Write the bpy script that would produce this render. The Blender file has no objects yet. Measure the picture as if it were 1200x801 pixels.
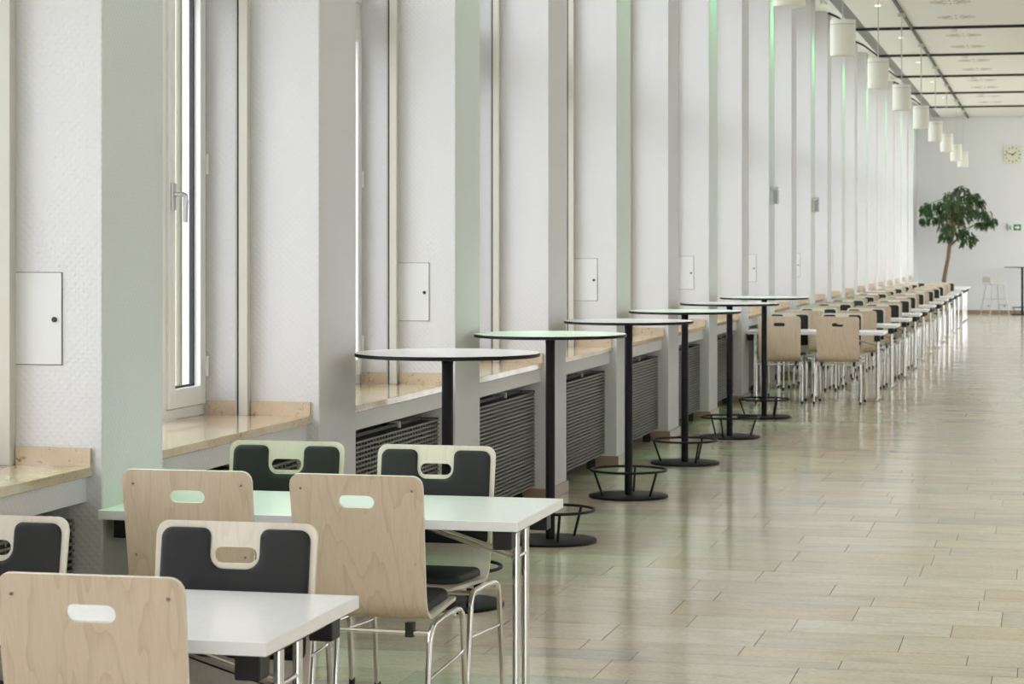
import bpy, bmesh, math, random
from mathutils import Vector, Matrix
PI = math.pi
random.seed(7)
SC = bpy.context.scene
COL = SC.collection

# ------------------------------------------------------------------ camera
F = 2645.0                      # focal length in pixels of a 1200 px wide frame
CAMH = 1.56
YAW = math.atan2(1230.0 - 600.0, F)
cd = bpy.data.cameras.new('camera'); cam = bpy.data.objects.new('camera', cd); COL.objects.link(cam)
cam.location = (0, 0, CAMH)
cam.rotation_euler = (PI / 2, 0, YAW)
cd.sensor_fit = 'HORIZONTAL'; cd.sensor_width = 36.0
cd.lens = F / 1200.0 * 36.0
cd.shift_y = -(400.5 - 289.0) / 1200.0
cd.clip_end = 300
cd.dof.use_dof = True; cd.dof.focus_distance = 8.0; cd.dof.aperture_fstop = 11.0
SC.camera = cam

# ------------------------------------------------------------------ sky, exposure
W = bpy.data.worlds.new('world'); SC.world = W; W.use_nodes = True
bg = W.node_tree.nodes['Background']
bg.inputs['Color'].default_value = (0.92, 0.955, 1.03, 1)
bg.inputs['Strength'].default_value = 3.2
SC.view_settings.view_transform = 'Standard'
SC.view_settings.look = 'None'
SC.view_settings.gamma = 1.0
SC.view_settings.use_curve_mapping = False
SC.view_settings.exposure = 0.86
SC.cycles.use_denoising = True
SC.cycles.max_bounces = 14
SC.cycles.diffuse_bounces = 8
SC.cycles.glossy_bounces = 5
SC.cycles.transparent_max_bounces = 24
SC.cycles.sample_clamp_indirect = 8.0
SC.cycles.caustics_reflective = False
SC.cycles.caustics_refractive = False

_s, _c = math.sin(YAW), math.cos(YAW)
def proj(X, Y, Z):
    d = -_s * X + _c * Y; r = _c * X + _s * Y
    if d < .05: return None
    return 600 + F * r / d, 289 - F * (Z - CAMH) / d

# ------------------------------------------------------------------ materials
MATS = {}
def newmat(name):
    m = bpy.data.materials.new(name); m.use_nodes = True
    MATS[name] = m
    nt = m.node_tree; b = nt.nodes['Principled BSDF']
    return m, nt, b
def N(nt, t, **kw):
    n = nt.nodes.new(t)
    for k, v in kw.items(): setattr(n, k, v)
    return n
def simple(name, col, rough=.5, metal=0.0, spec=.5, bump=None):
    m, nt, b = newmat(name)
    b.inputs['Base Color'].default_value = (*col, 1)
    b.inputs['Roughness'].default_value = rough
    b.inputs['Metallic'].default_value = metal
    b.inputs['Specular IOR Level'].default_value = spec
    tc = N(nt, 'ShaderNodeTexCoord')
    nz = N(nt, 'ShaderNodeTexNoise'); nz.inputs['Scale'].default_value = (bump[0] if bump else 30)
    nt.links.new(tc.outputs['Object'], nz.inputs['Vector'])
    # slight wear in the gloss keeps flat coats from looking computed
    mr = N(nt, 'ShaderNodeMapRange'); mr.inputs['To Min'].default_value = rough * .88; mr.inputs['To Max'].default_value = min(1, rough * 1.12)
    nt.links.new(nz.outputs['Fac'], mr.inputs['Value']); nt.links.new(mr.outputs['Result'], b.inputs['Roughness'])
    if bump:
        bp = N(nt, 'ShaderNodeBump'); bp.inputs['Strength'].default_value = bump[1]; bp.inputs['Distance'].default_value = bump[2]
        nt.links.new(nz.outputs['Fac'], bp.inputs['Height']); nt.links.new(bp.outputs['Normal'], b.inputs['Normal'])
    return m
def ramp(nt, stops):
    r = N(nt, 'ShaderNodeValToRGB'); e = r.color_ramp.elements
    while len(e) < len(stops): e.new(.5)
    for q, (p, c) in zip(e, stops): q.position = p; q.color = (*c, 1)
    return r

# painted woven-fibre wallpaper
def wallpaper(name, col):
    m, nt, b = newmat(name)
    b.inputs['Base Color'].default_value = (*col, 1); b.inputs['Roughness'].default_value = .62
    b.inputs['Specular IOR Level'].default_value = .3
    tc = N(nt, 'ShaderNodeTexCoord')
    outs = []
    for sc_ in ((1, 1, 1.0), (-1, -1, 1.0)):
        mp = N(nt, 'ShaderNodeMapping'); mp.inputs['Scale'].default_value = sc_
        wv = N(nt, 'ShaderNodeTexWave'); wv.inputs['Scale'].default_value = 22; wv.inputs['Distortion'].default_value = 1.2
        wv.inputs['Detail'].default_value = 1; wv.inputs['Detail Scale'].default_value = 2; wv.bands_direction = 'DIAGONAL'
        nt.links.new(tc.outputs['Object'], mp.inputs['Vector']); nt.links.new(mp.outputs['Vector'], wv.inputs['Vector'])
        outs.append(wv.outputs['Fac'])
    mul = N(nt, 'ShaderNodeMath', operation='MULTIPLY'); nt.links.new(outs[0], mul.inputs[0]); nt.links.new(outs[1], mul.inputs[1])
    bp = N(nt, 'ShaderNodeBump'); bp.inputs['Strength'].default_value = .6; bp.inputs['Distance'].default_value = .0018
    nt.links.new(mul.outputs[0], bp.inputs['Height']); nt.links.new(bp.outputs['Normal'], b.inputs['Normal'])
    return m
wallpaper('wall_white', (.665, .66, .66))
simple('wall_plain', (.82, .83, .85), .7, bump=(60, .05, .002))
simple('ceiling_white', (.82, .81, .75), .75, bump=(40, .05, .002))
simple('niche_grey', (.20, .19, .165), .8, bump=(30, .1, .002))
simple('frame_white', (.83, .83, .80), .32)
simple('post_cream', (.57, .555, .49), .45)
simple('gasket_black', (.012, .014, .018), .45)
simple('rail_dark', (.05, .048, .042), .4, .6)
simple('steel', (.50, .50, .49), .3, 1.0)
simple('chrome', (.80, .79, .76), .13, 1.0)
simple('black_coat', (.0065, .0065, .007), .5, spec=.25, bump=(400, .05, .0004))
simple('black_plastic', (.010, .010, .010), .5)
simple('radiator_grey', (.15, .145, .12), .5)
simple('radiator_back', (.035, .034, .029), .7)
simple('table_white', (.92, .92, .895), .24)
simple('upholstery', (.020, .020, .020), .62, spec=.35, bump=(900, .12, .0006))
simple('lamp_white', (.72, .71, .62), .45)
simple('lamp_groove', (.30, .29, .25), .6)
simple('cable_white', (.75, .75, .68), .5)
simple('grille_grey', (.40, .40, .375), .55, .1)
simple('joint_black', (.015, .014, .012), .6)
simple('skirting_stone', (.33, .255, .165), .35, bump=(25, .1, .002))
simple('exterior_stone', (.56, .53, .44), .85, bump=(35, .8, .01))
simple('outside_ground', (.42, .43, .38), .9, bump=(3, .3, .02))
simple('clock_face', (.78, .77, .64), .5)
simple('clock_ink', (.03, .03, .03), .5)
simple('sign_green', (.005, .20, .115), .5)
simple('sign_white', (.80, .88, .82), .5)
simple('plastic_white', (.80, .80, .77), .35)
simple('stool_white', (.52, .52, .45), .4)
simple('bark', (.20, .13, .075), .85, bump=(40, .7, .01))
simple('pot_grey', (.35, .34, .31), .6)
simple('soil', (.05, .035, .025), .95, bump=(60, .8, .01))
simple('foot_grey', (.42, .46, .45), .25)

# plywood
def wood(name, light, dark):
    m, nt, b = newmat(name)
    tc = N(nt, 'ShaderNodeTexCoord'); oi = N(nt, 'ShaderNodeObjectInfo')
    add = N(nt, 'ShaderNodeVectorMath', operation='MULTIPLY_ADD')
    cx = N(nt, 'ShaderNodeCombineXYZ')
    for k in range(3): nt.links.new(oi.outputs['Random'], cx.inputs[k])
    nt.links.new(cx.outputs[0], add.inputs[0]); add.inputs[1].default_value = (3.1, 5.7, 4.3)
    nt.links.new(tc.outputs['Object'], add.inputs[2])
    mp = N(nt, 'ShaderNodeMapping'); mp.inputs['Scale'].default_value = (4.6, 2.0, .85)
    nt.links.new(add.outputs[0], mp.inputs['Vector'])
    n1 = N(nt, 'ShaderNodeTexNoise'); n1.inputs['Scale'].default_value = 1.5; n1.inputs['Detail'].default_value = 3; n1.inputs['Roughness'].default_value = .45
    nt.links.new(mp.outputs[0], n1.inputs['Vector'])
    mu = N(nt, 'ShaderNodeMath', operation='MULTIPLY'); mu.inputs[1].default_value = 11
    nt.links.new(n1.outputs['Fac'], mu.inputs[0])
    fr = N(nt, 'ShaderNodeMath', operation='FRACT'); nt.links.new(mu.outputs[0], fr.inputs[0])
    # growth-ring line: sharp on one side, soft on the other
    pw = N(nt, 'ShaderNodeMath', operation='POWER'); pw.inputs[1].default_value = 5; nt.links.new(fr.outputs[0], pw.inputs[0])
    n2 = N(nt, 'ShaderNodeTexNoise'); n2.inputs['Scale'].default_value = 14; n2.inputs['Detail'].default_value = 4
    mp2 = N(nt, 'ShaderNodeMapping'); mp2.inputs['Scale'].default_value = (14, 6, .8); nt.links.new(add.outputs[0], mp2.inputs['Vector']); nt.links.new(mp2.outputs[0], n2.inputs['Vector'])
    a2 = N(nt, 'ShaderNodeMath', operation='MULTIPLY_ADD'); nt.links.new(pw.outputs[0], a2.inputs[0]); a2.inputs[1].default_value = .36
    s2 = N(nt, 'ShaderNodeMath', operation='MULTIPLY'); nt.links.new(n2.outputs['Fac'], s2.inputs[0]); s2.inputs[1].default_value = .55
    nt.links.new(s2.outputs[0], a2.inputs[2])
    r = ramp(nt, [(.12, light), (.85, dark)]); nt.links.new(a2.outputs[0], r.inputs['Fac'])
    nt.links.new(r.outputs[0], b.inputs['Base Color'])
    b.inputs['Roughness'].default_value = .42; b.inputs['Specular IOR Level'].default_value = .4
    return m
wood('plywood', (.73, .60, .46), (.55, .425, .295))
wood('ply_front', (.80, .74, .63), (.70, .62, .50))
simple('ply_edge', (.80, .75, .64), .5)

# marble sill
def marble():
    m, nt, b = newmat('marble')
    tc = N(nt, 'ShaderNodeTexCoord')
    n1 = N(nt, 'ShaderNodeTexNoise'); n1.inputs['Scale'].default_value = 6; n1.inputs['Detail'].default_value = 6; n1.inputs['Distortion'].default_value = .6
    nt.links.new(tc.outputs['Object'], n1.inputs['Vector'])
    n2 = N(nt, 'ShaderNodeTexNoise'); n2.inputs['Scale'].default_value = 38; n2.inputs['Detail'].default_value = 5; n2.inputs['Distortion'].default_value = 1.5
    nt.links.new(tc.outputs['Object'], n2.inputs['Vector'])
    r1 = ramp(nt, [(.3, (.64, .53, .39)), (.7, (.52, .41, .285))]); nt.links.new(n1.outputs['Fac'], r1.inputs[0])
    r2 = ramp(nt, [(.60, (1, 1, 1)), (.70, (.55, .43, .33))]); nt.links.new(n2.outputs['Fac'], r2.inputs[0])
    mx = N(nt, 'ShaderNodeMixRGB', blend_type='MULTIPLY'); mx.inputs[0].default_value = 1
    nt.links.new(r1.outputs[0], mx.inputs[1]); nt.links.new(r2.outputs[0], mx.inputs[2])
    nt.links.new(mx.outputs[0], b.inputs['Base Color'])
    b.inputs['Roughness'].default_value = .09
marble()

# polished limestone floor: tint is a property of each slab
def stone():
    m, nt, b = newmat('floor_stone')
    tc = N(nt, 'ShaderNodeTexCoord'); at = N(nt, 'ShaderNodeAttribute'); at.attribute_name = 'tint'
    r = ramp(nt, [(0, (.53, .505, .415)), (.22, (.61, .57, .455)), (.45, (.65, .565, .43)), (.65, (.71, .645, .515)), (.82, (.65, .545, .39)), (1, (.76, .70, .58))])
    nt.links.new(at.outputs['Fac'], r.inputs[0])
    mp = N(nt, 'ShaderNodeMapping'); mp.inputs['Scale'].default_value = (1, 3.2, 1); nt.links.new(tc.outputs['Object'], mp.inputs['Vector'])
    n1 = N(nt, 'ShaderNodeTexNoise'); n1.inputs['Scale'].default_value = 3; n1.inputs['Detail'].default_value = 7; n1.inputs['Roughness'].default_value = .62; n1.inputs['Distortion'].default_value = .5
    nt.links.new(mp.outputs[0], n1.inputs['Vector'])
    r1 = ramp(nt, [(.25, (.80, .80, .78)), (.52, (1, 1, 1)), (.8, (1.08, 1.04, .97))]); nt.links.new(n1.outputs['Fac'], r1.inputs[0])
    n2 = N(nt, 'ShaderNodeTexNoise'); n2.inputs['Scale'].default_value = 42; n2.inputs['Detail'].default_value = 4; nt.links.new(mp.outputs[0], n2.inputs['Vector'])
    r2 = ramp(nt, [(.36, (.86, .83, .79)), (.56, (1, 1, 1))]); nt.links.new(n2.outputs['Fac'], r2.inputs[0])
    m1 = N(nt, 'ShaderNodeMixRGB', blend_type='MULTIPLY'); m1.inputs[0].default_value = 1; nt.links.new(r.outputs[0], m1.inputs[1]); nt.links.new(r1.outputs[0], m1.inputs[2])
    m2 = N(nt, 'ShaderNodeMixRGB', blend_type='MULTIPLY'); m2.inputs[0].default_value = 1; nt.links.new(m1.outputs[0], m2.inputs[1]); nt.links.new(r2.outputs[0], m2.inputs[2])
    nt.links.new(m2.outputs[0], b.inputs['Base Color'])
    mr = N(nt, 'ShaderNodeMapRange'); mr.inputs['To Min'].default_value = .09; mr.inputs['To Max'].default_value = .17; nt.links.new(n1.outputs['Fac'], mr.inputs['Value'])
    nt.links.new(mr.outputs[0], b.inputs['Roughness'])
    bp = N(nt, 'ShaderNodeBump'); bp.inputs['Strength'].default_value = .06; bp.inputs['Distance'].default_value = .004
    nt.links.new(n1.outputs['Fac'], bp.inputs['Height']); nt.links.new(bp.outputs['Normal'], b.inputs['Normal'])
stone()
simple('grout', (.06, .052, .04), .8)

# leaf: green that varies from leaf to leaf by its own position
def leafmat():
    m, nt, b = newmat('leaf')
    tc = N(nt, 'ShaderNodeTexCoord'); n1 = N(nt, 'ShaderNodeTexNoise'); n1.inputs['Scale'].default_value = 9
    nt.links.new(tc.outputs['Object'], n1.inputs['Vector'])
    r = ramp(nt, [(.3, (.022, .055, .016)), (.7, (.06, .12, .032))]); nt.links.new(n1.outputs['Fac'], r.inputs[0])
    nt.links.new(r.outputs[0], b.inputs['Base Color']); b.inputs['Roughness'].default_value = .45
leafmat()

# window glass: clear pane with a fresnel reflection
def glassmat():
    m = bpy.data.materials.new('glass'); m.use_nodes = True; MATS['glass'] = m
    nt = m.node_tree; nt.nodes.clear()
    o = N(nt, 'ShaderNodeOutputMaterial'); mx = N(nt, 'ShaderNodeMixShader'); t = N(nt, 'ShaderNodeBsdfTransparent'); g = N(nt, 'ShaderNodeBsdfGlossy')
    t.inputs['Color'].default_value = (.96, .96, .96, 1); g.inputs['Roughness'].default_value = .02
    lw = N(nt, 'ShaderNodeLayerWeight'); lw.inputs['Blend'].default_value = .5
    pw = N(nt, 'ShaderNodeMath', operation='POWER'); pw.inputs[1].default_value = 5; nt.links.new(lw.outputs['Facing'], pw.inputs[0])
    fr = N(nt, 'ShaderNodeMath', operation='MULTIPLY_ADD'); fr.inputs[1].default_value = .5; fr.inputs[2].default_value = .03; nt.links.new(pw.outputs[0], fr.inputs[0])
    nt.links.new(fr.outputs[0], mx.inputs[0]); nt.links.new(t.outputs[0], mx.inputs[1]); nt.links.new(g.outputs[0], mx.inputs[2]); nt.links.new(mx.outputs[0], o.inputs[0])
glassmat()
def emit(name, col, st):
    m, nt, b = newmat(name)
    b.inputs['Base Color'].default_value = (*col, 1); b.inputs['Emission Color'].default_value = (*col, 1); b.inputs['Emission Strength'].default_value = st
emit('lens_green', (.25, 1, .35), 3.0)
emit('lens_warm', (1, .95, .85), 4.0)

# ------------------------------------------------------------------ mesh helpers
class MB:
    def __init__(s): s.v = []; s.f = []; s.m = []; s.cur = 0
    def quad(s, *i): s.f.append(tuple(i)); s.m.append(s.cur)
    def box(s, x0, x1, y0, y1, z0, z1):
        b = len(s.v)
        s.v += [(x0, y0, z0), (x1, y0, z0), (x1, y1, z0), (x0, y1, z0), (x0, y0, z1), (x1, y0, z1), (x1, y1, z1), (x0, y1, z1)]
        for q in ((0, 3, 2, 1), (4, 5, 6, 7), (0, 1, 5, 4), (1, 2, 6, 5), (2, 3, 7, 6), (3, 0, 4, 7)): s.quad(*[b + k for k in q])
        return s
    def tube(s, pts, r, n=10, closed=False, cap=True):
        pts = [Vector(p) for p in pts]; m = len(pts); b = len(s.v)
        rr = r if isinstance(r, (list, tuple)) else [r] * m
        up = None
        for i, p in enumerate(pts):
            if closed: t = (pts[(i + 1) % m] - pts[i - 1]).normalized()
            elif i == 0: t = (pts[1] - p).normalized()
            elif i == m - 1: t = (p - pts[i - 1]).normalized()
            else: t = ((pts[i + 1] - p).normalized() + (p - pts[i - 1]).normalized()).normalized()
            if up is None:
                up = Vector((0, 0, 1)) if abs(t.z) < .9 else Vector((1, 0, 0))
            a = (up - t * up.dot(t)).normalized(); up = a; c = t.cross(a)
            for k in range(n):
                th = 2 * PI * k / n
                s.v.append(tuple(p + (a * math.cos(th) + c * math.sin(th)) * rr[i]))
        for i in range(m if closed else m - 1):
            j = (i + 1) % m
            for k in range(n):
                l = (k + 1) % n
                s.quad(b + i * n + k, b + i * n + l, b + j * n + l, b + j * n + k)
        if cap and not closed:
            s.quad(*[b + k for k in range(n)][::-1]); s.quad(*[b + (m - 1) * n + k for k in range(n)])
        return s
    def lathe(s, prof, n=40, c=(0, 0)):
        b = len(s.v); m = len(prof)
        for (r, z) in prof:
            for k in range(n):
                th = 2 * PI * k / n
                s.v.append((c[0] + r * math.cos(th), c[1] + r * math.sin(th), z))
        for i in range(m - 1):
            for k in range(n):
                l = (k + 1) % n
                s.quad(b + i * n + k, b + i * n + l, b + (i + 1) * n + l, b + (i + 1) * n + k)
        s.quad(*[b + k for k in range(n)][::-1]); s.quad(*[b + (m - 1) * n + k for k in range(n)])
        return s
    def prism(s, poly, a0, a1, axis='y'):
        # poly in the two other axes, extruded along axis
        b = len(s.v); n = len(poly)
        for a in (a0, a1):
            for (p, q) in poly:
                s.v.append((p, a, q) if axis == 'y' else ((a, p, q) if axis == 'x' else (p, q, a)))
        s.quad(*[b + k for k in range(n)]); s.quad(*[b + n + k for k in range(n)][::-1])
        for k in range(n):
            l = (k + 1) % n; s.quad(b + k, b + n + k, b + n + l, b + l)
        return s
    def mesh(s, name, mats, smooth=False, bevel=0, seg=2):
        me = bpy.data.meshes.new(name); me.from_pydata([tuple(v) for v in s.v], [], s.f)
        for q in (mats if isinstance(mats, (list, tuple)) else [mats]): me.materials.append(MATS[q])
        me.polygons.foreach_set('material_index', s.m)
        bm = bmesh.new(); bm.from_mesh(me)
        bmesh.ops.recalc_face_normals(bm, faces=bm.faces)
        if bevel:
            es = [e for e in bm.edges if len(e.link_faces) == 2 and e.calc_face_angle(0) > .6]
            bmesh.ops.bevel(bm, geom=es, offset=bevel, segments=seg, profile=.5, affect='EDGES', clamp_overlap=True)
        bm.to_mesh(me); bm.free()
        if smooth:
            me.polygons.foreach_set('use_smooth', [True] * len(me.polygons)); me.set_sharp_from_angle(angle=math.radians(38))
        me.update(); return me
    def build(s, name, mats, parent=None, smooth=False, bevel=0, seg=2):
        return link(name, s.mesh(name, mats, smooth, bevel, seg), parent)
def link(name, data, parent=None):
    o = bpy.data.objects.new(name, data); COL.objects.link(o)
    if parent: o.parent = parent
    return o
def empty(name, loc=(0, 0, 0), rz=0):
    o = bpy.data.objects.new(name, None); COL.objects.link(o); o.empty_display_size = .1
    o.location = loc; o.rotation_euler = (0, 0, rz); return o
def tag(o, label=None, cat=None, group=None, kind=None):
    if label: o['label'] = label
    if cat: o['category'] = cat
    if group: o['group'] = group
    if kind: o['kind'] = kind
    return o
def children(o): return [c for c in o.children]
def copy_tree(o, loc=None, rz=None, parent=None, skip=()):
    c = o.copy(); COL.objects.link(c); c.parent = parent
    for ch in children(o):
        if ch.name.split('.')[0] in skip: continue
        copy_tree(ch, parent=c, skip=skip)
    if loc is not None: c.location = loc
    if rz is not None: c.rotation_euler = (0, 0, rz)
    return c
def arc(c, r, a0, a1, n):
    return [(c[0] + r * math.cos(a0 + (a1 - a0) * k / n), c[1] + r * math.sin(a0 + (a1 - a0) * k / n)) for k in range(n + 1)]
def fillet(poly, n=6):
    # poly: (x, y, radius); rounds every corner, convex or concave
    out = []; m = len(poly)
    for i in range(m):
        p = Vector(poly[i][:2]); a = Vector(poly[i - 1][:2]); b = Vector(poly[(i + 1) % m][:2]); r = poly[i][2]
        if r <= 0: out.append(tuple(p)); continue
        u = (a - p).normalized(); w = (b - p).normalized()
        ang = u.angle(w); t = r / math.tan(ang / 2)
        p0 = p + u * t; p1 = p + w * t
        cen = p + (u + w).normalized() * (r / math.sin(ang / 2))
        a0 = math.atan2(p0.y - cen.y, p0.x - cen.x); a1 = math.atan2(p1.y - cen.y, p1.x - cen.x)
        d = (a1 - a0 + PI) % (2 * PI) - PI
        out += [(cen.x + r * math.cos(a0 + d * k / n), cen.y + r * math.sin(a0 + d * k / n)) for k in range(n + 1)]
    return out
ORD = ['first', 'second', 'third', 'fourth', 'fifth', 'sixth', 'seventh', 'eighth', 'ninth', 'tenth', 'eleventh', 'twelfth', 'thirteenth', 'fourteenth', 'fifteenth', 'sixteenth', 'seventeenth', 'eighteenth', 'nineteenth', 'twentieth', 'twenty-first', 'twenty-second']

# ------------------------------------------------------------------ main dimensions
XP = -3.00            # hall face of the wall piers
XW = -3.515            # inner plane of the windows
Y1, PITCH, PW = 6.84, 2.245, .515
KMIN, KMAX = -4, 21
def pier_y(k): return Y1 + PITCH * (k - 1)
YB, YE = pier_y(KMIN) - .6, 53.75      # back and end wall
XR = 5.2
ZC, ZT = 4.59, 4.83                    # ceiling, raised ceiling by the windows
ZS = .845                              # sill top

# ------------------------------------------------------------------ floor
fl = tag(MB().box(-3.75, XR + .2, YB - .2, YE + .2, -.25, -.004).build('floor', 'grout'), 'polished beige and grey limestone slab floor of the long hall', 'floor', kind='structure')
rng = random.Random(31)
tiles = []
y = YB
while y < YE:
    w = rng.choice([.19, .22, .25, .28, .31, .34, .38, .40])
    w = min(w, YE - y)
    x = -3.42 - rng.random() * .6
    base = rng.random()
    while x < XR:
        l = rng.uniform(.42, .78) * (1.15 if w < .27 else 1)
        x0, x1 = max(x, -3.42), min(x + l, XR)
        if x1 - x0 > .02:
            t = min(1, max(0, .55 * rng.random() + .45 * base + rng.uniform(-.12, .12)))
            tiles.append((x0, x1, y, y + w, t))
        x += l
    y += w
def tile_mesh(lst, name):
    mb = MB(); tt = []
    for (x0, x1, y0, y1, t) in lst:
        g = .0016; n0 = len(mb.v)
        mb.box(x0 + g, x1 - g, y0 + g, y1 - g, -.0035, 0.0)
        tt += [t] * (len(mb.v) - n0)
    me = bpy.data.meshes.new(name); me.from_pydata(mb.v, [], mb.f); me.materials.append(MATS['floor_stone'])
    a = me.attributes.new('tint', 'FLOAT', 'POINT'); a.data.foreach_set('value', tt)
    return me
def tile_area(t):
    p = [proj(x, y_, 0) for x in t[:2] for y_ in t[2:4]]
    if any(q is None for q in p): return 0
    xs = [q[0] for q in p]; ys = [q[1] for q in p]
    cx, cy = sum(xs) / 4, sum(ys) / 4
    if not (0 < cx < 1200 and 0 < cy < 801): return 0
    # slabs behind the foreground chairs and tables are not seen
    if cx < 430 or t[0] < -3.0: return 0
    return (max(ys) - min(ys)) * 100 + (max(xs) - min(xs))
order = sorted(tiles, key=tile_area, reverse=True)
for t in order[:298]:
    link('stone_slab', tile_mesh([t], 'stone_slab'), fl)
rest = link('outlying_slabs', tile_mesh(order[298:], 'outlying_slabs'), fl); rest['kind'] = 'stuff'

# ------------------------------------------------------------------ walls
we = MB().box(-3.75, XR + .2, YE, YE + .2, -.25, 5.0).build('wall_end', 'wall_plain')
tag(we, 'plain white wall closing the far end of the hall', 'wall', kind='structure')
bs = MB().box(-3.0, XR, YE - .018, YE, 0, .085).build('baseboard_end', 'skirting_stone')
tag(bs, 'brown stone baseboard along the far white wall', 'baseboard', kind='structure')
# right wall: an added clerestory for fill light; back wall: added glazing, both unseen
CZ0, CZ1 = 3.55, 4.15
EY0, EY1, EZ0, EZ1 = 37.5, 53.0, .1, 3.4        # unseen glazing added far right, so the end wall gets light
tag(MB().box(XR, XR + .2, YB, EY0, -.25, CZ0).box(XR, XR + .2, EY1, YE, -.25, CZ0).box(XR, XR + .2, EY0, EY1, EZ1, CZ0).box(XR, XR + .2, EY0, EY1, -.25, EZ0).box(XR, XR + .2, YB, YE, CZ1, 5.0).build('wall_right', 'wall_plain'), 'plain white side wall opposite the windows', 'wall', kind='structure')
cw = MB(); yy = YB
while yy < YE:
    cw.box(XR + .06, XR + .12, yy, min(yy + .06, YE), CZ0, CZ1); yy += 2.245
cw.box(XR + .06, XR + .12, YB, YE, CZ0, CZ0 + .05).box(XR + .06, XR + .12, YB, YE, CZ1 - .05, CZ1)
wr = cw.build('window_101', 'frame_white'); tag(wr, 'unseen clerestory band added high in the right side wall for fill light', 'window', kind='structure')
MB().box(XR + .085, XR + .095, YB, YE, CZ0, CZ1).build('pane', 'glass', wr)
ew = MB()
for q in range(11):
    y_ = EY0 + (EY1 - EY0 - .08) * q / 10; ew.box(XR + .06, XR + .14, y_, y_ + .08, EZ0, EZ1)
ew.box(XR + .06, XR + .14, EY0, EY1, EZ0, EZ0 + .1).box(XR + .06, XR + .14, EY0, EY1, EZ1 - .08, EZ1).box(XR + .06, XR + .14, EY0, EY1, 2.2, 2.28)
we_ = ew.build('window_103', 'frame_white'); tag(we_, 'unseen glazing added in the right side wall to light the hall end', 'window', kind='structure')
MB().box(XR + .095, XR + .105, EY0, EY1, EZ0, EZ1).build('pane', 'glass', we_)
BX0, BX1, BZ = -1.6, 4.4, 2.7  # unseen glazed opening, added to brighten the chair backs
tag(MB().box(-3.75, BX0, YB - .2, YB, -.25, 5.0).box(BX1, XR + .2, YB - .2, YB, -.25, 5.0).box(BX0, BX1, YB - .2, YB, BZ, 5.0).box(BX0, BX1, YB - .2, YB, -.25, .0).build('wall_back', 'wall_plain'), 'plain white wall behind the viewpoint', 'wall', kind='structure')
bw = MB()
for q in range(5):
    x_ = BX0 + (BX1 - BX0 - .06) * q / 4; bw.box(x_, x_ + .06, YB - .12, YB - .05, 0, BZ)
bw.box(BX0, BX1, YB - .12, YB - .05, 0, .08).box(BX0, BX1, YB - .12, YB - .05, BZ - .06, BZ).box(BX0, BX1, YB - .12, YB - .05, 2.2, 2.27)
wb = bw.build('window_102', 'frame_white'); tag(wb, 'glazed front added behind the viewpoint for fill light', 'window', kind='structure')
MB().box(BX0, BX1, YB - .09, YB - .08, 0, BZ).build('pane', 'glass', wb)
# parapet under the windows and lintel over them
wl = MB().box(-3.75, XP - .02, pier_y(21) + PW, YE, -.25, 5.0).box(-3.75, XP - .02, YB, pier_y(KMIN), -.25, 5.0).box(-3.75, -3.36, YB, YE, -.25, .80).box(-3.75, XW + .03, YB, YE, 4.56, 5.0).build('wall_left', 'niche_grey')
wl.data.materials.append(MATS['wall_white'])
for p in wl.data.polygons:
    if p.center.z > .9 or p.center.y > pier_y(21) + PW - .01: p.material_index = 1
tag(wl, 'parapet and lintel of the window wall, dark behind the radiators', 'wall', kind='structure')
tag(MB().box(-60, 60, -60, 120, -1.2, -1.0).build('ground_outside', 'outside_ground'), 'pale paved ground outside the windows', 'ground', kind='structure')

# piers
simple('panel_paint', (.69, .69, .68), .45)
simple('lock_black', (.02, .02, .02), .4)
T = lambda t: XP - t
panel_m = MB().box(XP - .336, XP - .142, -.004, .004, 1.175, 1.475).mesh('access_panel', 'panel_paint', bevel=.0015)
lock_m = MB().tube([(XP - .166, -.001, 1.322), (XP - .166, -.009, 1.322)], .009, 12).mesh('lock', 'lock_black', smooth=True)
surround_m = MB().box(XP - .3378, XP - .1402, -.0012, .002, 1.1732, 1.4768).mesh('panel_gap', 'joint_black')
for k in range(KMIN, KMAX + 1):
    y0 = pier_y(k); y1 = min(y0 + PW, YE - .01)
    if y0 > YE - .1: continue
    p = MB().box(-3.62, XP, y0, y1, 0, ZT + .02).build('wall_pier', 'wall_white', bevel=.004, seg=1)
    odd = k % 2 == 1
    tag(p, f'white papered wall pier between tall windows, {ORD[k-1]} from the left' if k >= 1 else 'white papered wall pier between tall windows beside the viewpoint', 'pier', 'wall piers', 'structure')
    MB().box(XP - .30, XP + .014, y0 - .012, y1 + .012, 0, .07).build('skirting', 'skirting_stone', p, bevel=.002, seg=1)
    MB().box(-3.95, -3.62, y0 - .06, y1 + .06, -1, 5.2).build('stone_reveal', 'exterior_stone', p)
    gp = MB().box(XP - .345, XP - .305, y0 - .046, y0, ZS, ZT).build('blind_post', 'post_cream', p, bevel=.002, seg=1)
    MB().box(XP - .352, XP - .345, y0 - .046, y0 + .0, ZS, ZT).build('guide_rail', 'rail_dark', gp)
    MB().box(XP - .362, XP - .352, y0 - .040, y0, ZS, ZT).build('steel_strip', 'steel', gp)
    if odd and k >= 1:
        a = link('access_panel', panel_m, p); a.location = (0, y0 - .001, 0)
        g = link('panel_gap', surround_m, a); l = link('lock', lock_m, a)

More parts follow.
